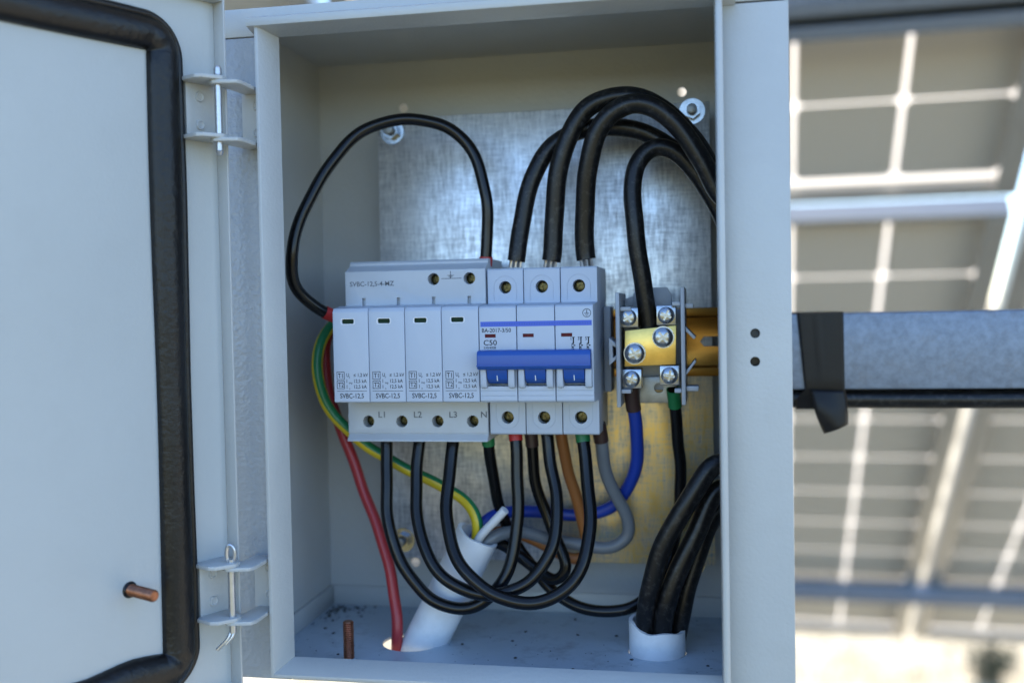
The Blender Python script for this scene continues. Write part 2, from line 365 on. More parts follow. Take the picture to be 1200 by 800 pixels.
# ------------------------------------------------------------------ solar array behind the box
TILT, AZ = math.atan(.80), R(-3)
EX = Vector((math.cos(AZ), math.sin(AZ), 0)); HY = Vector((-math.sin(AZ), math.cos(AZ), 0))
ES = HY * math.cos(TILT) + Vector((0, 0, -math.sin(TILT))); EN = EX.cross(ES).normalized()
if EN.z < 0: EN = -EN
AO = Vector((300, 1249, 190))
def arr(p): return AO + EX * p.x + ES * p.y + EN * p.z    # x across, y down the slope, z out of the sunny face
PIT, NCOL, NROW = 153.0, 6, 11
PW, PL = PIT * NCOL + 44, PIT * NROW + 44
def make_panel(t0, s0, label):
    root = empty('solar_panel', arr(Vector((t0 + PW / 2, s0 + PL, 0))), label, 'solar panel', 'solar panels of the array behind the box')
    f = MB(arr)
    e = 11
    f.box(t0, t0 + e, s0, s0 + PL, -2, 34); f.box(t0 + PW - e, t0 + PW, s0, s0 + PL, -2, 34)
    f.box(t0 + e + .1, t0 + PW - e - .1, s0, s0 + e, -2, 34); f.box(t0 + e + .1, t0 + PW - e - .1, s0 + PL - e, s0 + PL, -2, 34)
    f.box(t0 + e + .1, t0 + 34, s0 + e + .1, s0 + PL - e - .1, -3.5, -1.5); f.box(t0 + PW - 34, t0 + PW - e - .1, s0 + e + .1, s0 + PL - e - .1, -3.5, -1.5)
    f.build('frame', 'aluminium', root)
    b = MB(arr); b._add([(t0 + e, s0 + e, 27), (t0 + PW - e, s0 + e, 27), (t0 + PW - e, s0 + PL - e, 27), (t0 + e, s0 + PL - e, 27)], [[0, 1, 2, 3]])
    b.build('backsheet', 'backsheet', root)
    gl = MB(arr); gl.box(t0 + e + .2, t0 + PW - e - .2, s0 + e + .2, s0 + PL - e - .2, 30, 33); gl.build('cover_glass', 'panel_glass', root)
    first = None
    for j in range(NROW):
        for i in range(NCOL):
            if first is None:
                c = MB(arr); h = 3.6; a0, a1, k = h, PIT - h, 9; q0, q1 = 2.0, PIT - 2.0
                ox, oy = t0 + 22, s0 + 22
                P = [(a0 + k, q0), (a1 - k, q0), (a1, q0 + k), (a1, q1 - k), (a1 - k, q1), (a0 + k, q1), (a0, q1 - k), (a0, q0 + k)]
                c.prism([(ox + x, oy + y) for x, y in P], 27.6, 28.2, 'z'); first = c.build('cell', 'cell', root); root['first'] = 0
            else: 
                d = EX * (i * PIT) + ES * (j * PIT); piece(first, root, d.x, d.y, d.z)
    del root['first']
    return root
GAPT = 280.0
cols = [(GAPT + 12 - 2 * (PW + 24), 'second column left of the bright gap'), (GAPT + 12 - (PW + 24), 'left of the bright vertical gap'), (GAPT + 12, 'right of the bright vertical gap')]
for t0, w_ in cols:
    make_panel(t0, 20, 'pale underside of the lower solar panel ' + w_)
    make_panel(t0, -20 - PL, 'pale underside of the upper solar panel ' + w_)
def channel(mb, a, b, h, d, fn=None, th=2.5):               # open C profile from x=a to x=b in a frame
    pass
def strut(name, x0, x1, s, label, h=41, z1=-4):
    m = MB(arr)
    m.box(x0, x1, s - h / 2, s + h / 2, z1 - 3, z1, .8); m.box(x0, x1, s - h / 2, s - h / 2 + 3, z1 - 41, z1 - 3.1, .8); m.box(x0, x1, s + h / 2 - 3, s + h / 2, z1 - 41, z1 - 3.1, .8)
    m.box(x0, x1, s - h / 2 + 3.1, s - 8, z1 - 41, z1 - 38, .8); m.box(x0, x1, s + 8, s + h / 2 - 3.1, z1 - 41, z1 - 38, .8)
    return tag(m.build(name, 'beam_zinc'), label, 'purlin', 'steel purlins under the panels')
strut('purlin', -2100, 1500, 1400, 'thin blue-grey steel purlin near the bottom edge of the lower panels')
strut('purlin', -2100, 1500, -395, 'blue-grey steel purlin crossing the top right corner under the upper panels', h=60)
strut('purlin', -2100, 1500, -1330, 'steel purlin high under the top edge of the upper panels')
for t_ in (-1700, 1250):                                    # the frame's sloping rafters and legs stand beside the view
    m = MB(arr); m.box(t_ - 20, t_ + 20, -1650, 1700, -95, -47, 1.5)
    r_ = empty('support_frame', (AO + EX * t_).to_tuple()[:2] + (GROUND,), 'steel rafter and legs carrying the array at its ' + ('left' if t_ < 0 else 'right') + ' end', 'frame', 'support frames of the array')
    m.build('rafter', 'beam_zinc', r_)
    for s_ in (-1200, 1250):
        top = arr(Vector((t_, s_, -60))); q = MB(); q.box(top.x - 20, top.x + 20, top.y - 20, top.y + 20, GROUND - 50, top.z, 1.5); q.build('leg', 'beam_zinc', r_)

# ------------------------------------------------------------------ the box
XL, XR, ZT, ZB, YB, YF = -112.8, 139.5, 184.8, -126.6, 98.0, -17.0     # inside faces
LX0, LX1, LZ0, LZ1, LY = -88.2, 109.9, -118.3, 171.4, -28.0          # rim opening
OX0, OX1, OZ0, OZ1 = -117.0, 141.0, -129.6, 186.0
box_ = empty('electrical_box', (12, 40, -129.6), 'light grey painted steel distribution box standing open with wiring inside', 'electrical box')
o = MB().box(OX0 + .1, OX1 - .1, YB, YB + 1.3, OZ0 + .1, OZ1 - .1).build('back_wall', 'paint', box_)
cut = MB()
for px, py in ((473, 127), (799, 108), (487, 658)):
    p = at(px, py, YB); cut.cyl((p.x, YB - 4, p.z), (p.x, YB + 6, p.z), 2.55, seg=28)
carve(o, cut)
MB().box(XL - 1.3, XL, YF + 1.4, YB - .02, ZB, ZT).build('side_wall', 'paint', box_)
MB().box(XR, XR + 1.3, YF + 1.4, YB - .02, ZB, ZT).build('side_wall', 'paint', box_)
MB().box(XL - 1.2, XR + 1.2, YF + 1.4, YB - .02, ZT + .02, ZT + 1.2).build('top_wall', 'paint', box_)
fl = MB().box(XL - 1.2, XR + 1.2, YF + 1.4, YB - .02, ZB - 1.3, ZB - .02).build('floor', 'paint_floor_sky', box_)
HOLE_A, HOLE_B = Vector((-46.0, 36, ZB)), Vector((79, 36, ZB))
cut = MB().cyl(HOLE_A - Vector((0, 0, 9)), HOLE_A + Vector((0, 0, 6)), 15.4, seg=48); cut.cyl(HOLE_B - Vector((0, 0, 9)), HOLE_B + Vector((0, 0, 6)), 14.1, seg=48)
carve(fl, cut)
u = MB(); u.box(XL, XL + 1.5, -10, YB, ZB, ZB + 11.2, .4); u.build('floor_upstand', 'paint', box_)
u = MB(); u.box(XL + 1.6, XR - 1, YB - 1.5, YB - .02, ZB, ZB + 11.2, .4); u.build('floor_upstand', 'paint', box_)
f = MB(); f.box(OX0, LX0 - 2, YF, YF + 1.4, OZ0, 172.4, .5); f.build('front_flange', 'paint_rough_shaded', box_)
f = MB(); f.box(LX1 + 2, OX1, YF, YF + 1.4, OZ0, 172.2, .5); f = f.build('front_flange', 'paint', box_)
cut = MB()
for px, py in ((885, 390.5), (885, 423.5)):
    p = at(px, py, YF); cut.cyl((p.x, YF - 4, p.z), (p.x, YF + 5, p.z), 2.1, seg=28)
carve(f, cut)
MB().box(118, 134, YF + 3, YF + 9, 8, 42, .5).build('hole_backing', 'gasket', box_)  # black block standing in for the dark cavity behind the holes
MB().box(OX0, OX0 + 1.2, YF + 1.42, YB - .1, OZ0, OZ1, .4).build('side_skin', 'paint_rough_shaded', box_)
MB().box(OX1 - 1.2, OX1, YF + 1.42, YB - .1, OZ0, OZ1, .4).build('side_skin', 'paint', box_)
f = MB(); f.box(OX0, OX1, YF, YF + 1.4, 172.9, OZ1, .5); f.build('front_flange', 'paint', box_)
f = MB(); f.box(LX0 - 1.9, LX1 + 1.9, YF, YF + 1.4, OZ0, LZ0 - 1.6, .5); f.build('front_flange', 'paint', box_)
# rim lips standing proud of the flange, mitred at the corners
SPX, SPT, SPB = 6.0, 2.7, 5.0                            # the rim splays outwards towards the front
YR = YF - .02
m = MB(); m.prism([(LX0, YR), (LX0 - SPX, LY), (LX0 - SPX - 1.6, LY), (LX0 - 1.8, YR)], LZ0 - SPB - 1.5, LZ1 + SPT + .3, 'z', .3); m.build('rim', 'paint', box_)
m = MB(); m.prism([(LX1, YR), (LX1 + .5, LY + .6), (LX1 + 1.6, LY), (LX1 + 3.4, LY + 1.0), (LX1 + 3.4, YR)], LZ0 - SPB - 1.5, LZ1 + SPT + .3, 'z', .35); m.build('rim', 'paint', box_)
m = MB(); m.prism([(YR, LZ1), (LY, LZ1 + SPT), (LY - 1.6, LZ1 + SPT), (LY - 1.8, LZ1 + SPT + 3.6), (LY + 2.4, LZ1 + SPT + 5.2), (YR, LZ1 + SPT + 4.4)], LX0 - SPX - 5.0, LX1 + 9, 'x', .4); m.build('rim', 'paint', box_)
m = MB(); m.prism([(YR, LZ0), (LY - .2, LZ0 - SPB), (LY - .2, LZ0 - SPB - 1.5), (YR, LZ0 - 1.8)], LX0 - SPX, LX1 + 3.0, 'x', .3); m.build('rim', 'paint', box_)

# threaded studs
def threaded(mb, p0, d, r, n, pitch=.75):
    p0, d = Vector(p0), Vector(d).normalized(); pts = []; rr = []
    for i in range(n * 4 + 1): pts.append(p0 + d * (i * pitch / 4)); rr.append(r + (0, .2, 0, -.28)[i % 4] if i not in (0, n * 4) else r * .8)
    mb.tube(pts, rr, 16); return mb
p = at(409, 768, 4); m = MB(); threaded(m, (p.x, 4, -126), (0, 0, 1), 2.55, 19, 1.0); m.build('threaded_stud', 'copper_thread', box_)
m = MB(); m.cyl((p.x, 4, -126.6), (p.x, 4, -125.4), 4.2, 3.2, 20, .3); m.build('stud_collar', 'paint_floor_sky', box_)

# mounting plate
YP = 72.0
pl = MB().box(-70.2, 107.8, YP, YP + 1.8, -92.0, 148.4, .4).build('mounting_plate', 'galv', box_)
for px, py in ((460, 155), (473, 632), (811, 131), (811, 660)):
    p = at(px, py, YP)
    m = MB(); m.lathe([(3.0, 0), (6.6, 0), (6.6, 1.2), (3.0, 1.2), (3.0, 0)], (p.x, YP - 1.25, p.z), (0, 1, 0), 28); m.build('washer', 'zinc', pl)
    m = MB(); m.cyl((p.x, YP - 5.6, p.z), (p.x, YP - 1.3, p.z), 4.5, seg=6, bev=.5, rot=.4); m.build('nut', 'zinc', pl)
    m = MB(); threaded(m, (p.x, YP - 9.5, p.z), (0, 1, 0), 2.4, 45, .8); m.build('bolt', 'zinc_dull', pl)

# door, swung open on the left
PIN = Vector((-115.0, -27.0, 0)); DA = R(27)
DU = Vector((-math.sin(DA), -math.cos(DA), 0)); DN = Vector((math.cos(DA), -math.sin(DA), 0))
def dr(p): return PIN + DU * p.x + DN * p.y + Vector((0, 0, p.z))       # x along the door, y out of its inner face
dz0, dz1, dl = -131.0, 187.0, 258.0
m = MB(dr); m.box(1.0, dl, -1.2, 0, dz0, dz1); m.build('door', 'door_paint', box_)
door = [c for c in box_.children if c.name.startswith('door')][0]
m = MB(dr); m.box(-.3, .9, -1.2, 7.0, dz0, dz1, .4); m.build('edge_return', 'paint', door)
m = MB(dr); m.box(dl + .1, dl + 1.3, -1.2, 10, dz0, dz1, .4); m.build('edge_return', 'paint', door)
m = MB(dr); m.box(1.0, dl, .05, 7.0, dz1 - 1.2, dz1, .35); m.build('edge_return', 'paint', door)
m = MB(dr); m.box(1.0, dl, .05, 10, dz0, dz0 + 1.2, .35); m.build('edge_return', 'paint', door)
# foam gasket: a bulging bead run round the door's inner face
def gasket():
    ua, ub, za, zb, r = 27.6, 232, -114.0, 167.2, 10.0
    path = []
    def arc(cx, cz, a0, a1, n=12):
        for i in range(n + 1):
            a = a0 + (a1 - a0) * i / n; path.append((cx + r * math.cos(a), cz + r * math.sin(a), math.cos(a), math.sin(a)))
    def run(x0, z0, x1, z1, nx, nz, n=26):
        for i in range(1, n): path.append((x0 + (x1 - x0) * i / n, z0 + (z1 - z0) * i / n, nx, nz))
    P = math.pi
    arc(ub - r, zb - r, 0, P / 2); run(ub - r, zb, ua + r, zb, 0, 1); arc(ua + r, zb - r, P / 2, P); run(ua, zb - r, ua, za + r, -1, 0, 34)
    arc(ua + r, za + r, P, 1.5 * P); run(ua + r, za, ub - r, za, 0, -1); arc(ub - r, za + r, 1.5 * P, 2 * P); run(ub, za + r, ub, zb - r, 1, 0, 34)
    prof = [(-9, .1), (-8.8, 2.0), (-7.6, 3.8), (-5.2, 5.0), (-2.0, 5.6), (.6, 5.6), (3.0, 5.0), (4.6, 3.9), (5.3, 2.9), (6.0, 3.3), (7.0, 3.2), (8.3, 1.8), (8.6, .1)]
    vs = []; fs = []; n = len(path); q = len(prof)
    for i, (x, z, nx, nz) in enumerate(path):
        wob = 1 + .05 * math.sin(i * .35) + .03 * math.sin(i * .9)
        wid = 1 + .04 * math.sin(i * .23 + 1)
        if x < 70 and z < -100: wid *= 1.0 + .28 * math.exp(-((x - 52) / 14) ** 2)
        for o_, h in prof:
            oo = o_ * wid
            vs.append((x + nx * oo, h * wob, z + nz * oo))
    for i in range(n):
        j = (i + 1) % n
        for k in range(q - 1): fs.append([i * q + k, i * q + k + 1, j * q + k + 1, j * q + k])
    m = MB(dr); m._add(vs, fs); return m
gasket().build('gasket', 'gasket', door, 60)
du, dzz = 52.0, -73.0
p0 = dr(Vector((du, 0, dzz))); m = MB(); threaded(m, p0, DN, 2.4, 18, 1.0); m.build('threaded_stud', 'copper_thread', door)
m = MB(dr); m.cyl((du, 0.02, dzz), (du, .9, dzz), 3.6, 2.8, 20, .2); m.build('stud_collar', 'gasket', door)
# hinges
for za, zb in ((121.2, 147.6), (-95.2, -69.8)):
    m = MB(dr); m.box(2.6, 18.0, .05, 1.6, za + .8, zb + 1.6, .3)           # leaf on the door
    for z in (za + 1.6, zb + .8):
        m.prism([(21.0, 1.2), (3.0, 1.2), (5.4, 13.0), (7.0, 16.6), (10.2, 17.6), (19.0, 14.8), (21.0, 12.0)], z - .9, z + .9, 'z', .35)
    m.build('hinge_leaf', 'paint', door)
    for z in (za + 8.0, za + 20.6):
        m = MB(dr); m.lathe([(0, .7), (1.2, .75), (1.7, 1.1), (2.1, 1.0), (2.5, 0)], (11.0, 1.55, z), (0, 1, 0), 22); m.build('rivet', 'paint', door)
    hb = MB(); hb.box(-107.0, -91.5, YF - 1.5, YF - .04, za + .2, zb - .6, .3)
    for z in (za, zb - 1.0):
        hb.prism([(-96.6, -18), (-96.6, -40.5), (-98.0, -43.2), (-106, -45.4), (-108.5, -45.6), (-111, -43.0), (-110.4, -39), (-106.8, -29), (-105.5, -18)], z - .9, z + .9, 'z', .35)
    hb = hb.build('hinge_bracket', 'paint', box_)
    for z in (za + 6.6, za + 19.2):
        m = MB(); m.lathe([(0, .7), (1.2, .75), (1.7, 1.1), (2.1, 1.0), (2.5, 0)], (-99.4, YF - 1.45, z), (0, -1, 0), 22); m.build('rivet', 'paint', hb)
    m = MB(); x, y = -107.3, -41.8
    m.cyl((x, y, za - 5), (x, y, zb + 3), 1.6, seg=18, bev=.4)
    if za > 0:
        m.lathe([(0, 4.2), (1.0, 4.0), (1.7, 3.0), (1.8, 0), (1.5, -.5)], (x, y, zb + 2.6), (0, 0, 1), 18)
        m.lathe([(0, 1.8), (1.2, 1.4), (1.9, 0), (1.2, -1.4), (0, -1.8)], (x, y, za - 5.2), (0, 0, -1), 18)
    else:                                                                      # a split pin with a bent tail
        m.tube(spline([(x - 1.2, y, zb + 1), (x - 1.9, y - .5, zb + 6), (x - .6, y - .4, zb + 10), (x + 1.6, y, zb + 8.5), (x + 1.9, y, zb + 4), (x + .6, y, zb + 1)], .8), .95, 10)
        m.tube(spline([(x - .4, y, za - 3), (x - 1.6, y - 1.5, za - 7), (x - 6.5, y - 3, za - 12)], 1), .9, 10)
        m.tube(spline([(x + .5, y, za - 3), (x + .6, y - 1, za - 6), (x - 2.4, y - 2, za - 9.5)], 1), .8, 10)
    m.build('hinge_pin', 'steel_pin', box_)

# ------------------------------------------------------------------ rail
rail = MB(); ry = 64.5; zc = 25.0
prof = [(ry, zc + 17.5), (ry, zc + 13.2), (ry + 6.3, zc + 12.4), (ry + 6.3, zc - 12.4), (ry, zc - 13.2), (ry, zc - 17.5), (ry + 1.1, zc - 17.5), (ry + 1.1, zc - 14.2), (ry + 7.4, zc - 13.4), (ry + 7.4, zc + 13.4), (ry + 1.1, zc + 14.2), (ry + 1.1, zc + 17.5)]
rail.prism(prof, -90, 122, 'x', .25)
rl = rail.build('mounting_rail', 'rail_gold'); tag(rl, 'gold passivated steel mounting rail carrying the breaker and terminal block', 'rail')
cut = MB()
for x in (108.5,): cut.prism([(x - 5, zc - 2.6), (x + 5, zc - 2.6), (x + 7, zc), (x + 5, zc + 2.6), (x - 5, zc + 2.6), (x - 7, zc)], ry, ry + 12, 'y')
carve(rl, cut)

# ------------------------------------------------------------------ screws that are seated in holes
def slot_screw(name, m_, parent, x, y, z, r, rot=.6):
    q = MB(); q.cyl((0, 0, 0), (0, 3, 0), r, seg=22, bev=.3)
    o = q.build(name, m_, None); o.parent = parent; o.location = (Vector((x, y, z)) - ORG[parent.name]) * .001; ORG[o.name] = Vector((0, 0, 0))
    c = MB(); 
    c.box(-r * .85, r * .85, -1, 1.2, -.32, .32); c.box(-.32, .32, -1, 1.2, -r * .85, r * .85)
    for i, v in enumerate(o.data.vertices): pass
    return o
SCREW = {}
def screw_mesh(key, r, m_, dome=.6, cross=.36):
    if key in SCREW: return SCREW[key]
    q = MB(); prof = [(0, -dome), (r * .5, -dome * .85), (r * .85, -dome * .35), (r, .15), (r, 2.4), (0, 2.4)]
    q.lathe(prof, (0, 0, 0), (0, 1, 0), 30)
    o = bpy.data.objects.new('screw', q.mesh('screw', Vector())); COL.objects.link(o); o.data.materials.append(MATS[m_]); ORG[o.name] = Vector()
    bm = bmesh.new(); bm.from_mesh(o.data); bmesh.ops.remove_doubles(bm, verts=bm.verts, dist=1e-6); bmesh.ops.recalc_face_normals(bm, faces=bm.faces); bm.to_mesh(o.data); bm.free()
    c = MB(); a = r * .66; c.box(-a, a, -3, .9, -cross, cross); carve(o, c)
    c = MB(); c.box(-cross, cross, -3, .9, -a, a); carve(o, c)
    me = o.data; bpy.data.objects.remove(o); SCREW[key] = me; return me
def put_screw(key, r, m_, parent, x, y, z, rot, dome=.6, cross=.36):
    me = screw_mesh(key, r, m_, dome, cross); o = bpy.data.objects.new('screw', me); COL.objects.link(o); o.parent = parent
    o.location = (Vector((x, y, z)) - ORG[parent.name]) * .001; o.rotation_euler = (0, rot, 0); return o

# ------------------------------------------------------------------ surge protector (left device)
SY = 21.0
spd = empty('surge_protector', (-36, 30, -21), 'light grey four module surge protector left of the circuit breaker', 'surge protector')
b = MB(); x0, x1 = -72.6, -.8
b.prism([(11, 1.5), (SY - 1, 1.5), (SY - 1, -1.2), (SY, -1.2), (SY, -16.9), (SY + .8, -17.4), (SY - 2.2, -20.2), (SY - 2.2, -21.0), (SY + 4, -21.0), (64, -21.0), (64, 69.0), (SY + 9, 69.0), (SY + 7.5, 67.8), (SY + 7.5, 66.8), (SY + 2.5, 64.6), (SY, 63.6), (SY, 46.6), (11, 46.6)], x0, x1, 'x', .35)
base = b.build('base', 'plastic_shoulder', spd)
cut = MB(); scr = []
hz = -9.2
for i, px in enumerate((432, 471, 513, 554)):
    p = at(px, 493.5, SY); cut.cyl((p.x, SY - 3, p.z), (p.x, SY + 9, p.z), 2.95, seg=28); scr.append((p.x, SY + 6.4, p.z))
for px, py in ((508, 327), (550, 326)):
    p = at(px, py, SY); cut.cyl((p.x, SY - 3, p.z), (p.x, SY + 9, p.z), 2.95, seg=28); scr.append((p.x, SY + 6.4, p.z))
for i in range(4):
    x = -60 + 18 * i - 3.0; cut.box(x - .9, x + .9, SY - 2, SY + 2, 46, 50.4)
carve(base, cut)
for i, (x, y, z) in enumerate(scr): put_screw('dark', 2.8, 'brass_dark', spd, x, y, z, .3 + i * .8, .3, .42)
l = MB()
p = at(409, 333.5, SY); l.text('SVBC-12,5-4-MZ', 3.3, p.x + .4, SY - .03, p.z - 1.0, 1.0)
a, c = at(517, 326.5, SY), at(541, 325.8, SY); l.box(a.x, c.x, SY - .05, SY + .1, a.z - .15, a.z + .15)
p = at(528, 326, SY); l.box(p.x - .15, p.x + .15, SY - .05, SY + .1, p.z, p.z + 3.6)
for wd, dzz_ in ((1.7, 1.3), (1.1, .8), (.5, .3)): l.box(p.x - wd, p.x + wd, SY - .05, SY + .1, p.z + dzz_, p.z + dzz_ + .28)
for tx, px in (('L1', 443), ('L2', 484.5), ('L3', 526), ('N', 563)):
    p = at(px, 489, SY); l.text(tx, 4.3, p.x, SY - .03, p.z, 1.05)
l.build('lettering', 'grey_print', spd)
# four plug-in cartridges
def cartridge_body():
    q = MB(); q.prism([(.0, .6), (.0, 43.6), (1.2, 45.4), (10.8, 46.5), (10.8, 1.4), (1.0, 0)], -71.9, -54.15, 'x', .4, 3); return q
first = cartridge_body().build('cartridge', 'plastic', spd)
c = MB(); zz = 39.1; x = -64.2
c.prism([(x - 2.6, zz - 1.25), (x + 2.6, zz - 1.25), (x + 3.1, zz - .6), (x + 3.1, zz + .6), (x + 2.6, zz + 1.25), (x - 2.6, zz + 1.25), (x - 3.1, zz + .6), (x - 3.1, zz - .6)], -2, 2.0, 'y'); carve(first, c)
iw = MB().box(x - 3.0, x + 3.0, 1.0, 2.2, zz - 1.1, zz + 1.1).build('indicator_window', 'window_green', first)
cw = MB()
cw.prism([(x - 3.1, zz - 1.5), (x + 3.1, zz - 1.5), (x + 3.6, zz - .7), (x + 3.6, zz + .7), (x + 3.1, zz + 1.5), (x - 3.1, zz + 1.5), (x - 3.6, zz + .7), (x - 3.6, zz - .7)], -.14, .3, 'y')
cr_ = cw.build('window_surround', 'white_print', first)
c = MB(); c.prism([(x - 2.6, zz - 1.1), (x + 2.6, zz - 1.1), (x + 3.0, zz - .6), (x + 3.0, zz + .6), (x + 2.6, zz + 1.1), (x - 2.6, zz + 1.1), (x - 3.0, zz + .6), (x - 3.0, zz - .6)], -2, 2.0, 'y')
ct = MB(); ct.v, ct.f = c.v, c.f
def carve2(o_, cutter):
    cc = bpy.data.objects.new('cutter', cutter.mesh('cutter', ORG[o_.name])); COL.objects.link(cc); cc.location = spd.location
    md = o_.modifiers.new('cut', 'BOOLEAN'); md.object = cc; md.solver = 'EXACT'; bpy.context.view_layer.update()
    me = bpy.data.meshes.new_from_object(o_.evaluated_get(bpy.context.evaluated_depsgraph_get())); o_.modifiers.clear(); o_.data = me
    bpy.data.objects.remove(cc)
carve2(cr_, ct)
l = MB(); X0 = -70.4
for zz2, tx in ((11.2, 'T1'), (6.8, 'T2')):
    for q in ((X0, X0 + 3.9, zz2 + 3.6, zz2 + 3.85), (X0, X0 + 3.9, zz2, zz2 + .25), (X0, X0 + .25, zz2 + .26, zz2 + 3.59), (X0 + 3.65, X0 + 3.9, zz2 + .26, zz2 + 3.59)): l.box(q[0], q[1], -.05, .1, q[2], q[3])
    l.text(tx, 3.1, X0 + .6, -.03, zz2 + .85, .85)
for zz2, aa, sub, cc_ in ((12.6, 'U', 'p', '\u2264 1,2 kV'), (9.7, 'I', 'imp', '12,5 kA'), (7.0, 'I', 'n', '12,5 kA')):
    l.text(aa, 2.4, X0 + 4.8, -.03, zz2, .85); l.text(sub, 1.4, X0 + 6.1, -.03, zz2 - .5, .85); l.text(cc_, 2.4, X0 + 8.3, -.03, zz2, .88)
l.box(X0 - .1, X0 + 15.0, -.05, .1, 5.6, 5.8)
l.text('SVBC-12,5', 3.3, X0 + 1.4, -.03, 2.3, .84)
lt_ = l.build('lettering', 'dark_print', first)
for i in range(1, 4):
    c = piece(first, spd, 18 * i)
    for ch in list(first.children): piece(ch, c)
m = MB(); m.box(-77.5, -73.2, 40, 50, 47.5, 52.0, .6); m.box(-75.5, -72.7, 50, 62, 44, 50.5, .6); m.build('release_clip', 'blue_plastic', spd)

# ------------------------------------------------------------------ three pole circuit breaker
cbk = empty('circuit_breaker', (27, 30, -17.5), 'three pole circuit breaker with a wide blue handle bar', 'circuit breaker')
q = MB(); q.prism([(0, 1.0), (0, 6.0), (0, 44.2), (1.0, 45.2), (12, 45.8), (SY, 46.4), (SY, 62.6), (SY + .8, 63.4), (64, 63.4), (64, 49), (62, 46), (62, 4), (64, 0), (64, -17.6), (SY + .8, -17.6), (SY, -16.8), (SY, -.8), (12, -.4), (1.0, 0)], .25, 17.85, 'x', .3)
pole = q.build('pole', 'plastic', cbk)
c = MB(); zs1, zs2 = 54.2, -9.2
for z in (zs1, zs2): c.cyl((9, SY - 3, z), (9, SY + 9, z), 3.05, seg=32)
c.box(3.9, 14.1, -2, 7.5, 7.6, 24.6)                                     # well that the lever swings in
c.box(2.9, 8.1, -2, .9, 30.4, 32.1)                                      # flag window
for z in (5.6, 3.2): c.box(-1, 19, -1, .45, z - .18, z + .18)             # ledge grooves
carve(pole, c)
fw = MB().box(2.95, 8.05, .45, 1.2, 30.45, 32.05).build('flag_window', 'window_red', pole)
rb = MB()
for xa, xb in ((1.0, 3.9), (14.1, 17.2)):
    rb.prism([(.2, 6.6), (-2.6, 7.2), (-3.6, 9.5), (-3.4, 17.5), (-1.5, 20.5), (.2, 21)], xa, xb, 'x', .55, 3)
rb.build('guard_rib', 'plastic', pole)
lv = MB(); lv.prism([(7.0, 8.4), (.2, 9.0), (-2.6, 11.0), (-4.6, 16.0), (-4.6, 19.4), (7.0, 24.0)], 4.2, 13.8, 'x', .4, 3); lv.build('lever', 'blue_plastic', pole)
l = MB(); l.text('I', 3.6, 8.6, -.9, 10.4, 1.0)
for v in l.v: v.y = v.y - 0.0
# the mark follows the sloping front of the lever
l.v = [Vector((v.x, -2.6 - (v.z - 11.0) * (2.0 / 5.0) - .06 + (v.y + .9), v.z)) for v in l.v]
l.build('lever_mark', 'white_print', pole)
ar = MB()
for z, s in ((zs1, 1), (zs2, -1)):
    pts = [(3.4, SY, z + s * -6.5), (3.4, SY, z)] + [(9 - 5.6 * math.cos(k * math.pi / 10), SY, z + s * 5.6 * math.sin(k * math.pi / 10)) for k in range(1, 10)] + [(14.6, SY, z), (14.6, SY, z + s * -6.5)]
    ar.tube(pts, .2, 6)
ar.build('terminal_outline', 'plastic', pole)
for z, rt in ((zs1, .5), (zs2, 1.1)): put_screw('gold', 2.95, 'brass_dark', cbk, 9, SY + 5.4, z, rt, .3, .5)
for i in (1, 2):
    cpy = piece(pole, cbk, 18 * i)
    for ch in list(pole.children): piece(ch, cpy)
    for z, rt in ((zs1, .2 + i), (zs2, .9 * i)): put_screw('gold', 2.95, 'brass_dark', cbk, 9 + 18 * i, SY + 5.4, z, rt, .3, .5)
hb = MB(); hb.prism([(-3.0, 15.4), (-6.4, 15.9), (-7.5, 17.4), (-7.3, 22.6), (-6.2, 24.4), (-3.4, 24.9), (-2.4, 23.6), (-2.2, 16.6)], .3, 53.2, 'x', .5, 3)
hb.box(.2, 53.3, -7.75, -7.2, 17.2, 17.9, .2); hb.build('handle_bar', 'blue_plastic', cbk)
MB().box(54.0, 57.6, 47, 63.6, 1, 44, .5).build('gap_filler', 'block_plastic', cbk)  # boss added to darken the gap between breaker and terminal block
st = MB(); st.box(.9, 53.2, -.06, .08, 35.5, 37.9)
st.build('blue_stripe', 'blue_print', cbk)
st = MB()
for i in range(44): st.lathe([(.0, .05), (.25, .04), (.3, 0)], (1.8 + i * 1.18, -.07, 36.7), (0, -1, 0), 6)
st.build('stripe_dots', 'blue_plastic', cbk)
l = MB(); l.text('BA-2017-3/50', 2.7, 1.4, -.03, 32.9, .92); l.text('C50', 3.5, 2.1, -.03, 26.9, 1.1); l.text('230/400B', 1.55, 2.2, -.03, 25.2, 1.0)
l.text('50/60Hz', 1.5, 2.2, -.03, 23.3, 1.0); l.build('lettering', 'dark_print', cbk); l = MB()
for i in range(3):
    x = 44.6 + i * 3.5
    l.text(str(2 * i + 1), 2.2, x - 1.6, -.03, 28.8, .9)
    l.box(x - .28, x + .28, -.05, .1, 27.4, 30.2); l.box(x - .6, x + .6, -.05, .1, 29.9, 30.25)
    for k, (dx, z) in enumerate(((-.7, 26.9), (0, 26.1), (-.7, 25.2))): l.box(x + dx, x + dx + .9, -.05, .1, z, z + .55)
    l.box(x - .28, x + .28, -.05, .1, 22.4, 25.0); l.box(x - .85, x - .55, -.05, .1, 23.8, 27.2)
l.build('circuit_diagram', 'dark_print', cbk); l = MB()
ring = [(1.75, 0), (2.0, 0), (2.0, .06), (1.75, .06), (1.75, 0)]; l.lathe(ring, (51.0, .0, 41.2), (0, -1, 0), 26)
l.box(50.85, 51.15, -.05, .1, 41.0, 42.6); l.box(49.9, 52.1, -.05, .1, 40.9, 41.15); l.box(50.3, 51.7, -.05, .1, 40.3, 40.52); l.box(50.7, 51.3, -.05, .1, 39.8, 40.0)
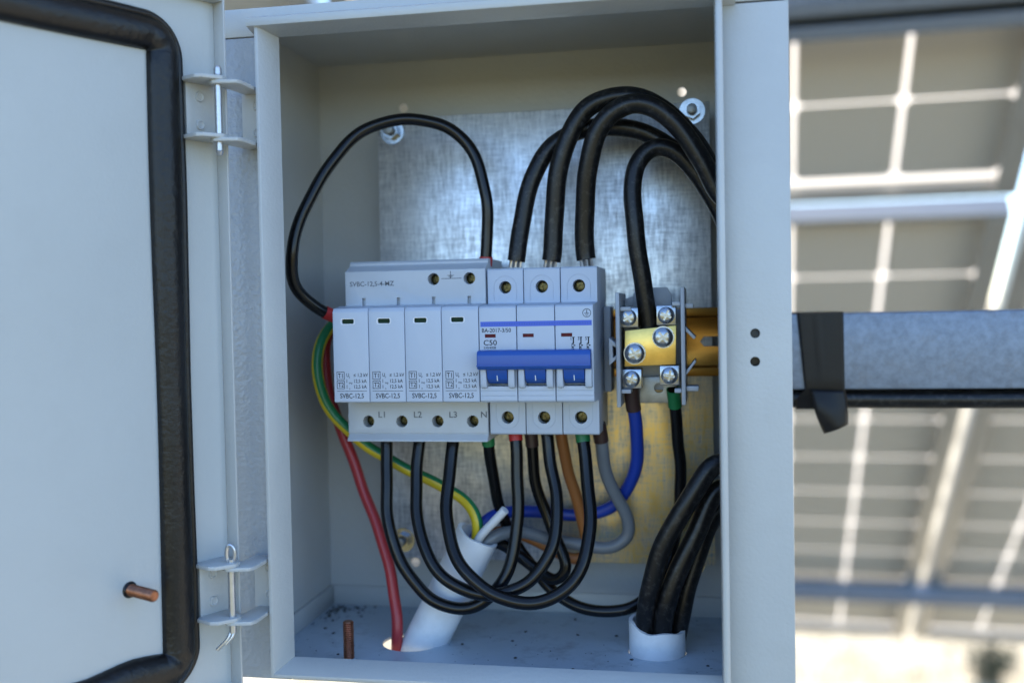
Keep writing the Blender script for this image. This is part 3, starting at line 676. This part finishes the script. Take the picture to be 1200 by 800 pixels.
l.build('earth_symbol', 'dark_print', cbk)

# ------------------------------------------------------------------ earth terminal block
TB = 26.0
tb = empty('terminal_block', (78, 45, -4), 'grey terminal block with brass bar and zinc screws on the rail', 'terminal block')
w_ = MB(); w_.box(62.2, 64.2, TB - 4, 62, -4.5, 50.5, .5); w_.box(64.3, 69.5, TB - 2, TB + 8, 41.6, 43.6, .4); w_.box(64.3, 69.0, TB - 2, TB + 8, 2.0, 4.0, .4)
w_.prism([(62.1, 26.0), (58.6, 29.0), (58.6, 15.5), (62.1, 18.5), (62.1, 20.5), (60.4, 19.2), (60.4, 25.2), (62.1, 24.0)], TB - 2, TB + 20, 'y', .3); w_.build('side_wall', 'block_plastic', tb)
w_ = MB(); w_.box(93.0, 95.0, TB - 4, 62, -3.5, 52.5, .5); w_.box(89.0, 92.9, TB - 2, TB + 8, 43.6, 45.6, .4); w_.box(95.1, 99.0, TB - 2, TB + 8, 42.4, 44.6, .4); w_.box(89.6, 92.9, TB - 2, TB + 8, 2.2, 4.2, .4); w_.box(95.1, 101.0, TB - 2, TB + 10, 3.0, 5.4, .4)
w_.prism([(95.1, 31.6), (99.0, 27.6), (100.0, 28.6), (95.1, 33.8)], TB - 2, TB + 18, 'y', .25); w_.prism([(95.1, 12.6), (99.4, 18.0), (100.0, 17.0), (95.1, 10.4)], TB - 2, TB + 18, 'y', .25); w_.build('side_wall', 'block_plastic', tb)
h = MB(); h.box(64.4, 92.8, 44, 62, 2.0, 42.0, .8); h.prism([(69, 42), (69, 50), (72, 53), (86, 53), (88, 49), (88, 42)], 48, 52, 'y', .5); h.prism([(64.5, 44), (64.5, 47.5), (69, 49), (69, 44)], 50, 54, 'y', .3); h.build('housing', 'block_plastic', tb)
h = MB(); h.box(70.5, 90.5, 40, 43.8, -4.0, 9.0, .4); hp = h.build('rear_tab', 'zinc_dull', tb); c = MB().cyl((81.5, 30, 3.4), (81.5, 60, 3.4), 2.4, seg=26); carve(hp, c)
bp = MB(); bp.prism([(65.8, 14.8), (90.4, 15.6), (90.9, 34.4), (66.2, 32.2)], TB, TB + 5.0, 'y', .35); bp.box(66.5, 90.0, TB + 5.1, 43.9, 15.6, 31.8, .3); bp.build('brass_bar', 'brass', tb)
for x, z in ((67.9, 38.4), (86.0, 39.2), (69.1, 8.8), (87.2, 10.4)):
    m = MB(); m.box(x - 3.6, x + 4.7, TB + 2.4, TB + 14, z - 4.6, z + 4.6, .5); m.build('clamp', 'brass', tb)
    m = MB(); m.box(x - 4.6, x + 4.8, TB + 1.2, TB + 2.3, z - 4.7, z + 4.7, .4); m.build('clamp_plate', 'zinc', tb)
    put_screw('zinc_s', 4.0, 'zinc', tb, x + .1, TB - 1.2, z, random.random() * 3, 1.0, .55)
for x, z in ((70.9, 21.2), (84.6, 28.8)):
    m = MB(); m.lathe([(2, 0), (5.3, 0), (5.3, .8), (2, .8), (2, 0)], (x, TB - .85, z), (0, 1, 0), 32); m.build('washer', 'zinc', tb)
    put_screw('zinc_l', 4.7, 'zinc', tb, x, TB - 3.3, z, .5 + random.random(), 1.1, .65)

# ------------------------------------------------------------------ cables
def cable(name, pts, r, m_, label, sleeves=(), strands=(), cat='cable', seg=16, group=None):
    P = [at(*p) if len(p) == 3 else Vector(p[:3]) for p in pts]            # 4-tuples are plain millimetre points
    S = spline(P); ph = random.uniform(0, 9); n_ = len(S)
    for i in range(n_):
        e_ = min(1, i / 8, (n_ - 1 - i) / 8); S[i] = S[i] + Vector((math.sin(i * .21 + ph) + .6 * math.sin(i * .53 + 2 * ph), math.sin(i * .17 + ph * 1.7), math.sin(i * .26 + ph * .6) + .5 * math.sin(i * .61 + ph))) * ((.30 if r < 4 else .18) * e_)
    if not sleeves and not strands:
        o = MB().tube(S, r, seg).build(name, m_); return tag(o, label, cat, group)
    zmin = min(S, key=lambda p: p.z)
    root = empty(name, (zmin.x, zmin.y, zmin.z - r), label, cat, group)
    MB().tube(S, r, seg).build('sheath', m_, root)
    for end, ln, sm in sleeves:
        seq = S if end == 0 else S[::-1]
        n = max(3, int(ln / 2.2)); MB().tube(seq[:n], [r * 1.13] * n, seg).build('sleeve', sm, root)
    for end, ln in strands:
        seq = S if end == 0 else S[::-1]; d = (seq[0] - seq[1]).normalized(); q = MB()
        side = Vector((1, 0, 0))
        for k in range(5): 
            off = side * ((k - 2) * r * .27) + Vector((0, ((k % 2) - .5) * r * .5, 0)); q.tube([seq[0] + off - d * .5, seq[0] + off + d * ln], r * .17, 6)
        q.build('copper_strands', 'copper_strand', root)
    return root
BL = 'cable_black'
cable('thin_black_cable', [(569, 312, 36), (569.5, 296, 36), (571, 265, 36), (570, 230, 36), (562, 195, 37), (545, 166, 37), (515, 146, 35), (480, 139, 33), (440, 147, 29), (405, 171, 23), (375, 210, 15), (352, 258, 8), (342, 300, 5), (344, 330, 8), (359, 352, 14), (380, 366, 20), (402, 374, 26)], 3.0, BL,
      'thin black cable arching from the surge protector top with a red sleeve', sleeves=[(0, 8.5, 'sleeve_red'), (1, 12.0, 'sleeve_red')])
T = 'cable_thick'
def run(px, zb, y): return None
cable('thick_black_cable', [(605, 306, 34), (606, 300, 34), (611, 262, 36), (622, 214, 38), (639, 181, 40), (662, 160, 42), (692, 150, 44), (727, 150, 46), (765, 160, 48), (800, 184, 48), (836, 226, 50), (124, 52, 70, 0), (129, 50, 0, 0), (120, 44, -48, 0), (838, 602, 40), (818, 650, 38), (803, 698, 37), (795, 738, 38), (86, 39, -140, 0)], 4.5, T,
      'thick black cable looping up from the first pole of the breaker', strands=[(0, 3.2)])
cable('thick_black_cable', [(646, 306, 34), (647, 300, 34), (649, 260, 34), (654, 205, 33), (668, 157, 33), (691, 124, 34), (722, 113, 35), (752, 115, 36), (785, 135, 37), (815, 167, 38), (838, 205, 38), (125, 38, 85, 0), (131, 38, 10, 0), (121, 32, -42, 0), (842, 572, 30), (817, 622, 27), (794, 670, 26), (782, 705, 27), (776, 742, 30), (80, 31.5, -140, 0)], 4.8, T,
      'thick black cable looping from the middle pole of the breaker in the highest arc', strands=[(0, 3.2)])
cable('thick_black_cable', [(687, 304, 34), (686, 298, 34), (685, 255, 32), (688, 203, 29), (698, 160, 27), (716, 133, 26), (741, 121, 26), (767, 126, 27), (796, 151, 28), (822, 187, 29), (842, 225, 30), (124, 28, 82, 0), (130, 27, 10, 0), (118, 24, -30, 0), (838, 543, 22), (806, 588, 20), (777, 640, 21), (762, 692, 25), (754, 742, 31), (70.5, 32, -140, 0)], 4.8, T,
      'thick black cable looping from the third pole of the breaker, in front', strands=[(0, 3.2)])
cable('thick_black_cable', [(762, 392, 36), (760, 376, 35), (753, 330, 33), (745, 270, 32), (741, 220, 34), (747, 189, 36), (766, 172, 38), (790, 177, 40), (815, 202, 42), (842, 246, 44), (122, 46, 60, 0), (130, 46, 0, 0), (124, 42, -50, 0), (842, 600, 54), (812, 655, 50), (785, 700, 46), (771, 738, 43), (76, 42, -140, 0)], 4.4, T,
      'thick black cable curving down into the brass terminal block', strands=[(0, 1.5)])
cable('black_jumper_cable', [(453, 503, 33), (453, 516, 32), (453, 560, 28), (455, 603, 24), (463, 642, 21), (480, 676, 19), (506, 702, 18), (540, 713, 18), (570, 704, 19), (590, 680, 21), (600, 650, 24), (606, 610, 27), (607, 560, 30), (604, 508, 33), (603, 498, 34)], 3.1, BL,
      'black jumper cable hanging from terminal L1 in the leftmost loop, red sleeve at the breaker', sleeves=[(0, 8, 'sleeve_green'), (1, 12, 'sleeve_red')])
cable('black_jumper_cable', [(493, 503, 33), (492, 516, 32), (488, 560, 27), (488, 602, 22), (497, 641, 17), (518, 673, 13), (550, 693, 11), (583, 697, 11), (616, 684, 13), (640, 656, 17), (653, 620, 22), (652, 580, 27), (644, 540, 31), (641, 508, 33), (640, 498, 34)], 3.1, BL,
      'black jumper cable hanging from terminal L2 in the middle loop')
cable('black_jumper_cable', [(533, 503, 33), (531, 516, 31), (526, 560, 25), (524, 602, 18), (530, 640, 12), (546, 671, 7), (575, 695, 4), (608, 706, 4), (640, 703, 5), (665, 689, 9), (682, 662, 14), (691, 622, 20), (690, 570, 27), (683, 514, 33), (681, 498, 34)], 3.2, BL,
      'black jumper cable hanging from terminal L3 in the frontmost loop, green sleeves at both ends', sleeves=[(0, 8, 'sleeve_green'), (1, 11, 'sleeve_green')])
cable('black_neutral_cable', [(571, 503, 36), (572, 517, 37), (576, 548, 42), (585, 588, 48), (598, 625, 52), (620, 660, 52), (650, 693, 48), (680, 711, 44), (715, 717, 44), (750, 705, 48), (777, 672, 55), (793, 625, 60), (797, 570, 58), (795, 520, 50), (791, 472, 42), (789, 456, 38)], 3.0, BL,
      'black cable running low across the box from terminal N to the terminal block', sleeves=[(0, 9, 'sleeve_green'), (1, 13, 'sleeve_green')])
cable('black_core_cable', [(621, 500, 40), (623, 514, 41), (627, 558, 44), (640, 602, 46), (655, 640, 44), (663, 668, 42), (652, 679, 44), (630, 667, 48), (605, 648, 50), (583, 636, 46), (566, 642, 40), (545, 672, 40)], 3.0, BL,
      'black core bent sharply back from the breaker to the white conduit, brown sleeve', sleeves=[(0, 12, 'sleeve_brown')])
cable('brown_core_cable', [(657, 500, 44), (658, 512, 45), (665, 550, 50), (677, 590, 54), (686, 622, 57), (688, 648, 58), (672, 655, 58), (640, 640, 57), (605, 624, 54), (580, 622, 48), (562, 636, 42), (545, 668, 42)], 3.0, 'cable_brown',
      'orange brown core running from the breaker to the white conduit')
cable('grey_core_cable', [(701, 496, 40), (704, 512, 42), (709, 547, 48), (722, 581, 54), (736, 608, 58), (735, 628, 59), (716, 642, 58), (690, 640, 57), (650, 632, 54), (615, 623, 48), (590, 624, 42), (570, 636, 38), (548, 670, 38)], 3.3, 'cable_grey',
      'grey core curving from the breaker to the white conduit, brown sleeve', sleeves=[(0, 12, 'sleeve_brown')])
cable('blue_core_cable', [(740, 452, 38), (741, 466, 40), (745, 500, 46), (746, 540, 54), (736, 573, 60), (715, 594, 63), (688, 603, 64), (650, 602, 63), (612, 598, 58), (585, 601, 50), (567, 613, 43), (548, 650, 40)], 3.3, 'cable_blue',
      'blue core running from the terminal block behind the loops to the white conduit', sleeves=[(0, 14, 'sleeve_brown')])
cable('white_core_stub', [(548, 660, 36), (560, 634, 33), (568, 622, 31), (592, 597, 28)], 2.2, 'cable_white', 'short cut white core sticking out of the white conduit')
cable('yellow_green_cable', [(400, 372, 52), (386, 384, 44), (377, 402, 36), (372, 430, 33), (378, 464, 33), (400, 497, 35), (435, 526, 40), (480, 550, 43), (520, 571, 43), (545, 587, 40), (558, 605, 36), (560, 628, 36), (548, 662, 37)], 2.9, 'cable_earth',
      'yellow and green striped earth cable sagging into the white conduit')
cable('red_cable', [(400, 372, 60), (388, 383, 58), (381, 402, 54), (382, 440, 52), (396, 492, 50), (410, 530, 49), (425, 572, 47), (441, 612, 44), (454, 655, 40), (462, 700, 36), (466, 742, 32), (-55, 33, -150, 0), (-58, 30, -260, 0)], 2.9, 'cable_red',
      'dark red cable dropping along the left side into the floor hole')

# conduits
def conduit(name, pts, ro, ri, label, cutk=0.0, notch=0):
    S = spline(pts, 6); q = MB(); n = len(S); seg = 40
    q.tube(S, [ro] * n, seg, caps=False); k0 = 0; q.tube([S[0]] + S[1:14], [ri] * 14, seg, caps=False)
    q.f += [[k, (k + 1) % seg, n * seg + (k + 1) % seg, n * seg + k] for k in range(seg)]
    d0 = (S[0] - S[1]).normalized()
    for base_ in (0, n * seg):
        for k in range(seg):
            a = 2 * math.pi * k / seg; v = q.v[base_ + k]
            q.v[base_ + k] = v + d0 * (cutk * math.cos(a + 1.0) + notch * (math.sin(3 * a + .5) * .5 + math.sin(5 * a) * .35))
    return tag(q.build(name, 'pvc'), label, 'conduit')
tp = at(560, 626, 36); bt = Vector((-39.4, 38, ZB))
dd = (tp - bt).normalized()
conduit('conduit', [tp, tp - dd * 20, bt + dd * 6, bt - dd * 40, bt + Vector((-24, 0, -110)), (-66, 34, -400), (-66, 34, GROUND)], 11.2, 9.3, 'white plastic conduit leaning up through the floor hole', cutk=.5, notch=.35)
conduit('conduit', [(79, 36, -112.6), (79, 36, -118), (79, 36, -124), (79, 36, -160), (79, 36, -400), (79, 36, GROUND)], 13.8, 11.9, 'short white plastic conduit collar around the thick cables', cutk=2.4, notch=1.3)

# crumbs of dirt on the floor
rnd = random.Random(3); cm = MB()
for i in range(260):
    if i % 2 == 0: x, y = XL + 3 + abs(rnd.gauss(0, 12)), YB - 4 - abs(rnd.gauss(0, 14))
    else: x, y = rnd.uniform(XL + 4, XR - 6), rnd.uniform(-8, YB - 5)
    if (Vector((x, y, ZB)) - HOLE_A).length < 20 or (Vector((x, y, ZB)) - HOLE_B).length < 16: continue
    s = rnd.choice((.2, .2, .25, .3, .4, .9)); bm = bmesh.new(); bmesh.ops.create_icosphere(bm, subdivisions=1, radius=s)
    for v in bm.verts: v.co = Vector((x + v.co.x * rnd.uniform(.6, 1.6), y + v.co.y * rnd.uniform(.6, 1.6), ZB + .1 + v.co.z * rnd.uniform(.4, .8)))
    cm._bm(bm)
tag(cm.build('floor_dirt', 'crumb'), 'dark crumbs of dirt scattered on the box floor', 'dirt', kind='stuff')

# ------------------------------------------------------------------ beam the box hangs on, its cables and the tape
BY = 101.0
bx0, bx1 = -1500, 1300
bm_ = MB(); bz0, bz1 = -2.6, 38.2
bm_.box(bx0, bx1, BY, BY + 2.5, bz0, bz1, 1.2, 3); bm_.box(bx0, bx1, BY + 2.6, BY + 41, bz1 - 2.5, bz1 - .05, .6); bm_.box(bx0, bx1, BY + 2.6, BY + 41, bz0 + .05, bz0 + 2.5, .6)
tag(bm_.build('steel_beam', 'beam_zinc'), 'galvanised steel beam running right behind the box with tape around it', 'beam')
for i, (y, z, r) in enumerate(((BY + 6, bz0 - 5.0, 4.9), (BY + 16.5, bz0 - 5.2, 5.0))):
    pts = [(x, y + 1.2 * math.sin(x * .011 + i), z - .5 + .5 * math.sin(x * .02 + i * 2)) for x in range(146, 1300, 12)]
    tag(MB().tube(pts, r, 14).build('long_black_cable', 'cable_thick'), ('front' if i == 0 else 'rear') + ' one of two black cables running along under the beam', 'cable', 'cables under the beam')
for x_ in (-1420, 1240):
    q = MB(); q.box(x_ - 20, x_ + 20, BY + 41.5, BY + 82, GROUND - 40, 90, 1.5)
    tag(q.build('post', 'beam_zinc'), 'steel post holding the ' + ('left' if x_ < 0 else 'right') + ' end of the beam', 'post', 'posts of the beam')
def tape():
    loop = [(BY - .7, bz1 + .2), (BY - .75, bz1 - 6), (BY - .7, 24), (BY - .8, 14), (BY - .7, 4), (BY - .8, bz0 + .3), (BY + .6, bz0 - 5.5), (BY + 4, bz0 - 10.9), (BY + 12, bz0 - 11.4), (BY + 20, bz0 - 10), (BY + 42, bz0 - 1.2), (BY + 42.4, bz1 + .6), (BY + 20, bz1 + .7), (BY + 1, bz1 + .75)]
    vs = []; fs = []; NX = 14; n = len(loop)
    for j, (y, z) in enumerate(loop):
        fr = min(1, max(0, (bz1 - z) / 50)); xa = 152.6 + 4.6 * fr; xb = 176.6 + .4 * fr
        if j in (6, 7, 8): xa -= 5; xb += 1.5
        for i in range(NX + 1):
            s = i / NX; vs.append((xa + (xb - xa) * s, y - .18 * math.sin(s * 9 + j * .7) - (.5 if abs(s - .42) < .05 and j in (0, 1, 2, 3) else 0), z))
    for j in range(n):
        for i in range(NX):
            a, b_ = j * (NX + 1) + i, ((j + 1) % n) * (NX + 1) + i; fs.append([a, a + 1, b_ + 1, b_])
    q = MB(); q._add(vs, fs)
    vs = []; fs = []; N = 12                                                  # the loose tail
    for j in range(N + 1):
        t = j / N; L_ = at(949 + 17 * t - 3 * math.sin(t * 3), 456 + 52 * t, BY - 1.5); R_ = at(988 + 6 * t + 2 * math.sin(t * 3.1), 458 + 39 * t, BY - 1.5)
        for i in range(9):
            s = i / 8; p = L_.lerp(R_, s); p.y += -1.0 - 3.5 * t * math.sin(s * math.pi) - 2.5 * math.sin(t * 3.0) * (1 - s) + 1.2 * t; vs.append(p)
    for j in range(N):
        for i in range(8): a = j * 9 + i; fs.append([a, a + 1, a + 10, a + 9])
    q._add(vs, fs)
    return q
tag(tape().build('black_tape', 'tape', None, 50), 'black insulating tape wrapped round beam and cables with a loose tail', 'tape')
sol = bpy.data.objects['black_tape'].modifiers.new('thickness', 'SOLIDIFY'); sol.thickness = .0003; sol.offset = 1

# ------------------------------------------------------------------ dry growth on the sunny ground beyond the array
rnd = random.Random(11); gm = MB()
for i in range(5200):
    x = rnd.uniform(-1500, 3800); y = rnd.uniform(2700, 6200); h_ = rnd.uniform(25, 110); a = rnd.uniform(0, 6.28); ww = rnd.uniform(1.5, 4)
    dx, dy = math.cos(a) * ww, math.sin(a) * ww; lx, ly = rnd.gauss(0, .45) * h_, rnd.gauss(0, .45) * h_
    gm._add([(x - dx, y - dy, GROUND - 2), (x + dx, y + dy, GROUND - 2), (x + lx, y + ly, GROUND + h_)], [[0, 1, 2]])
tag(gm.build('dry_grass', 'dry_stalk'), 'sunlit dry yellow grass on the ground beyond the panels', 'grass', kind='stuff')
def weed(px, py, Y, label, hh, n):
    d = ray(px, py); t = (GROUND - CAM.z) / d.z; P = CAM + d * t; q = MB()
    for i in range(n):
        a = rnd.uniform(0, 6.28); h_ = hh * rnd.uniform(.4, 1); sp_ = hh * .55 * rnd.random(); tip = P + Vector((math.cos(a) * sp_, math.sin(a) * sp_, h_))
        q.tube([P + Vector((rnd.gauss(0, 25), rnd.gauss(0, 25), -3)), P.lerp(tip, .5) + Vector((rnd.gauss(0, 12), rnd.gauss(0, 12), 10)), tip], [2.5, 2, .8], 5)
        for k in range(9):
            c = P.lerp(tip, rnd.uniform(.3, 1)) + Vector((rnd.gauss(0, 18), rnd.gauss(0, 18), rnd.gauss(0, 10))); b1 = Vector((rnd.gauss(0, 1), rnd.gauss(0, 1), rnd.gauss(0, 1))).normalized() * rnd.uniform(12, 26); b2 = Vector((rnd.gauss(0, 1), rnd.gauss(0, 1), rnd.gauss(0, 1))).normalized() * 8
            q._add([c - b1, c + b2, c + b1, c - b2], [[0, 1, 2, 3]])
    tag(q.build('weed_plant', 'weed'), label, 'plant')
weed(1160, 800, 0, 'dark dry weed on the sunny ground at the bottom right corner', 190, 34)
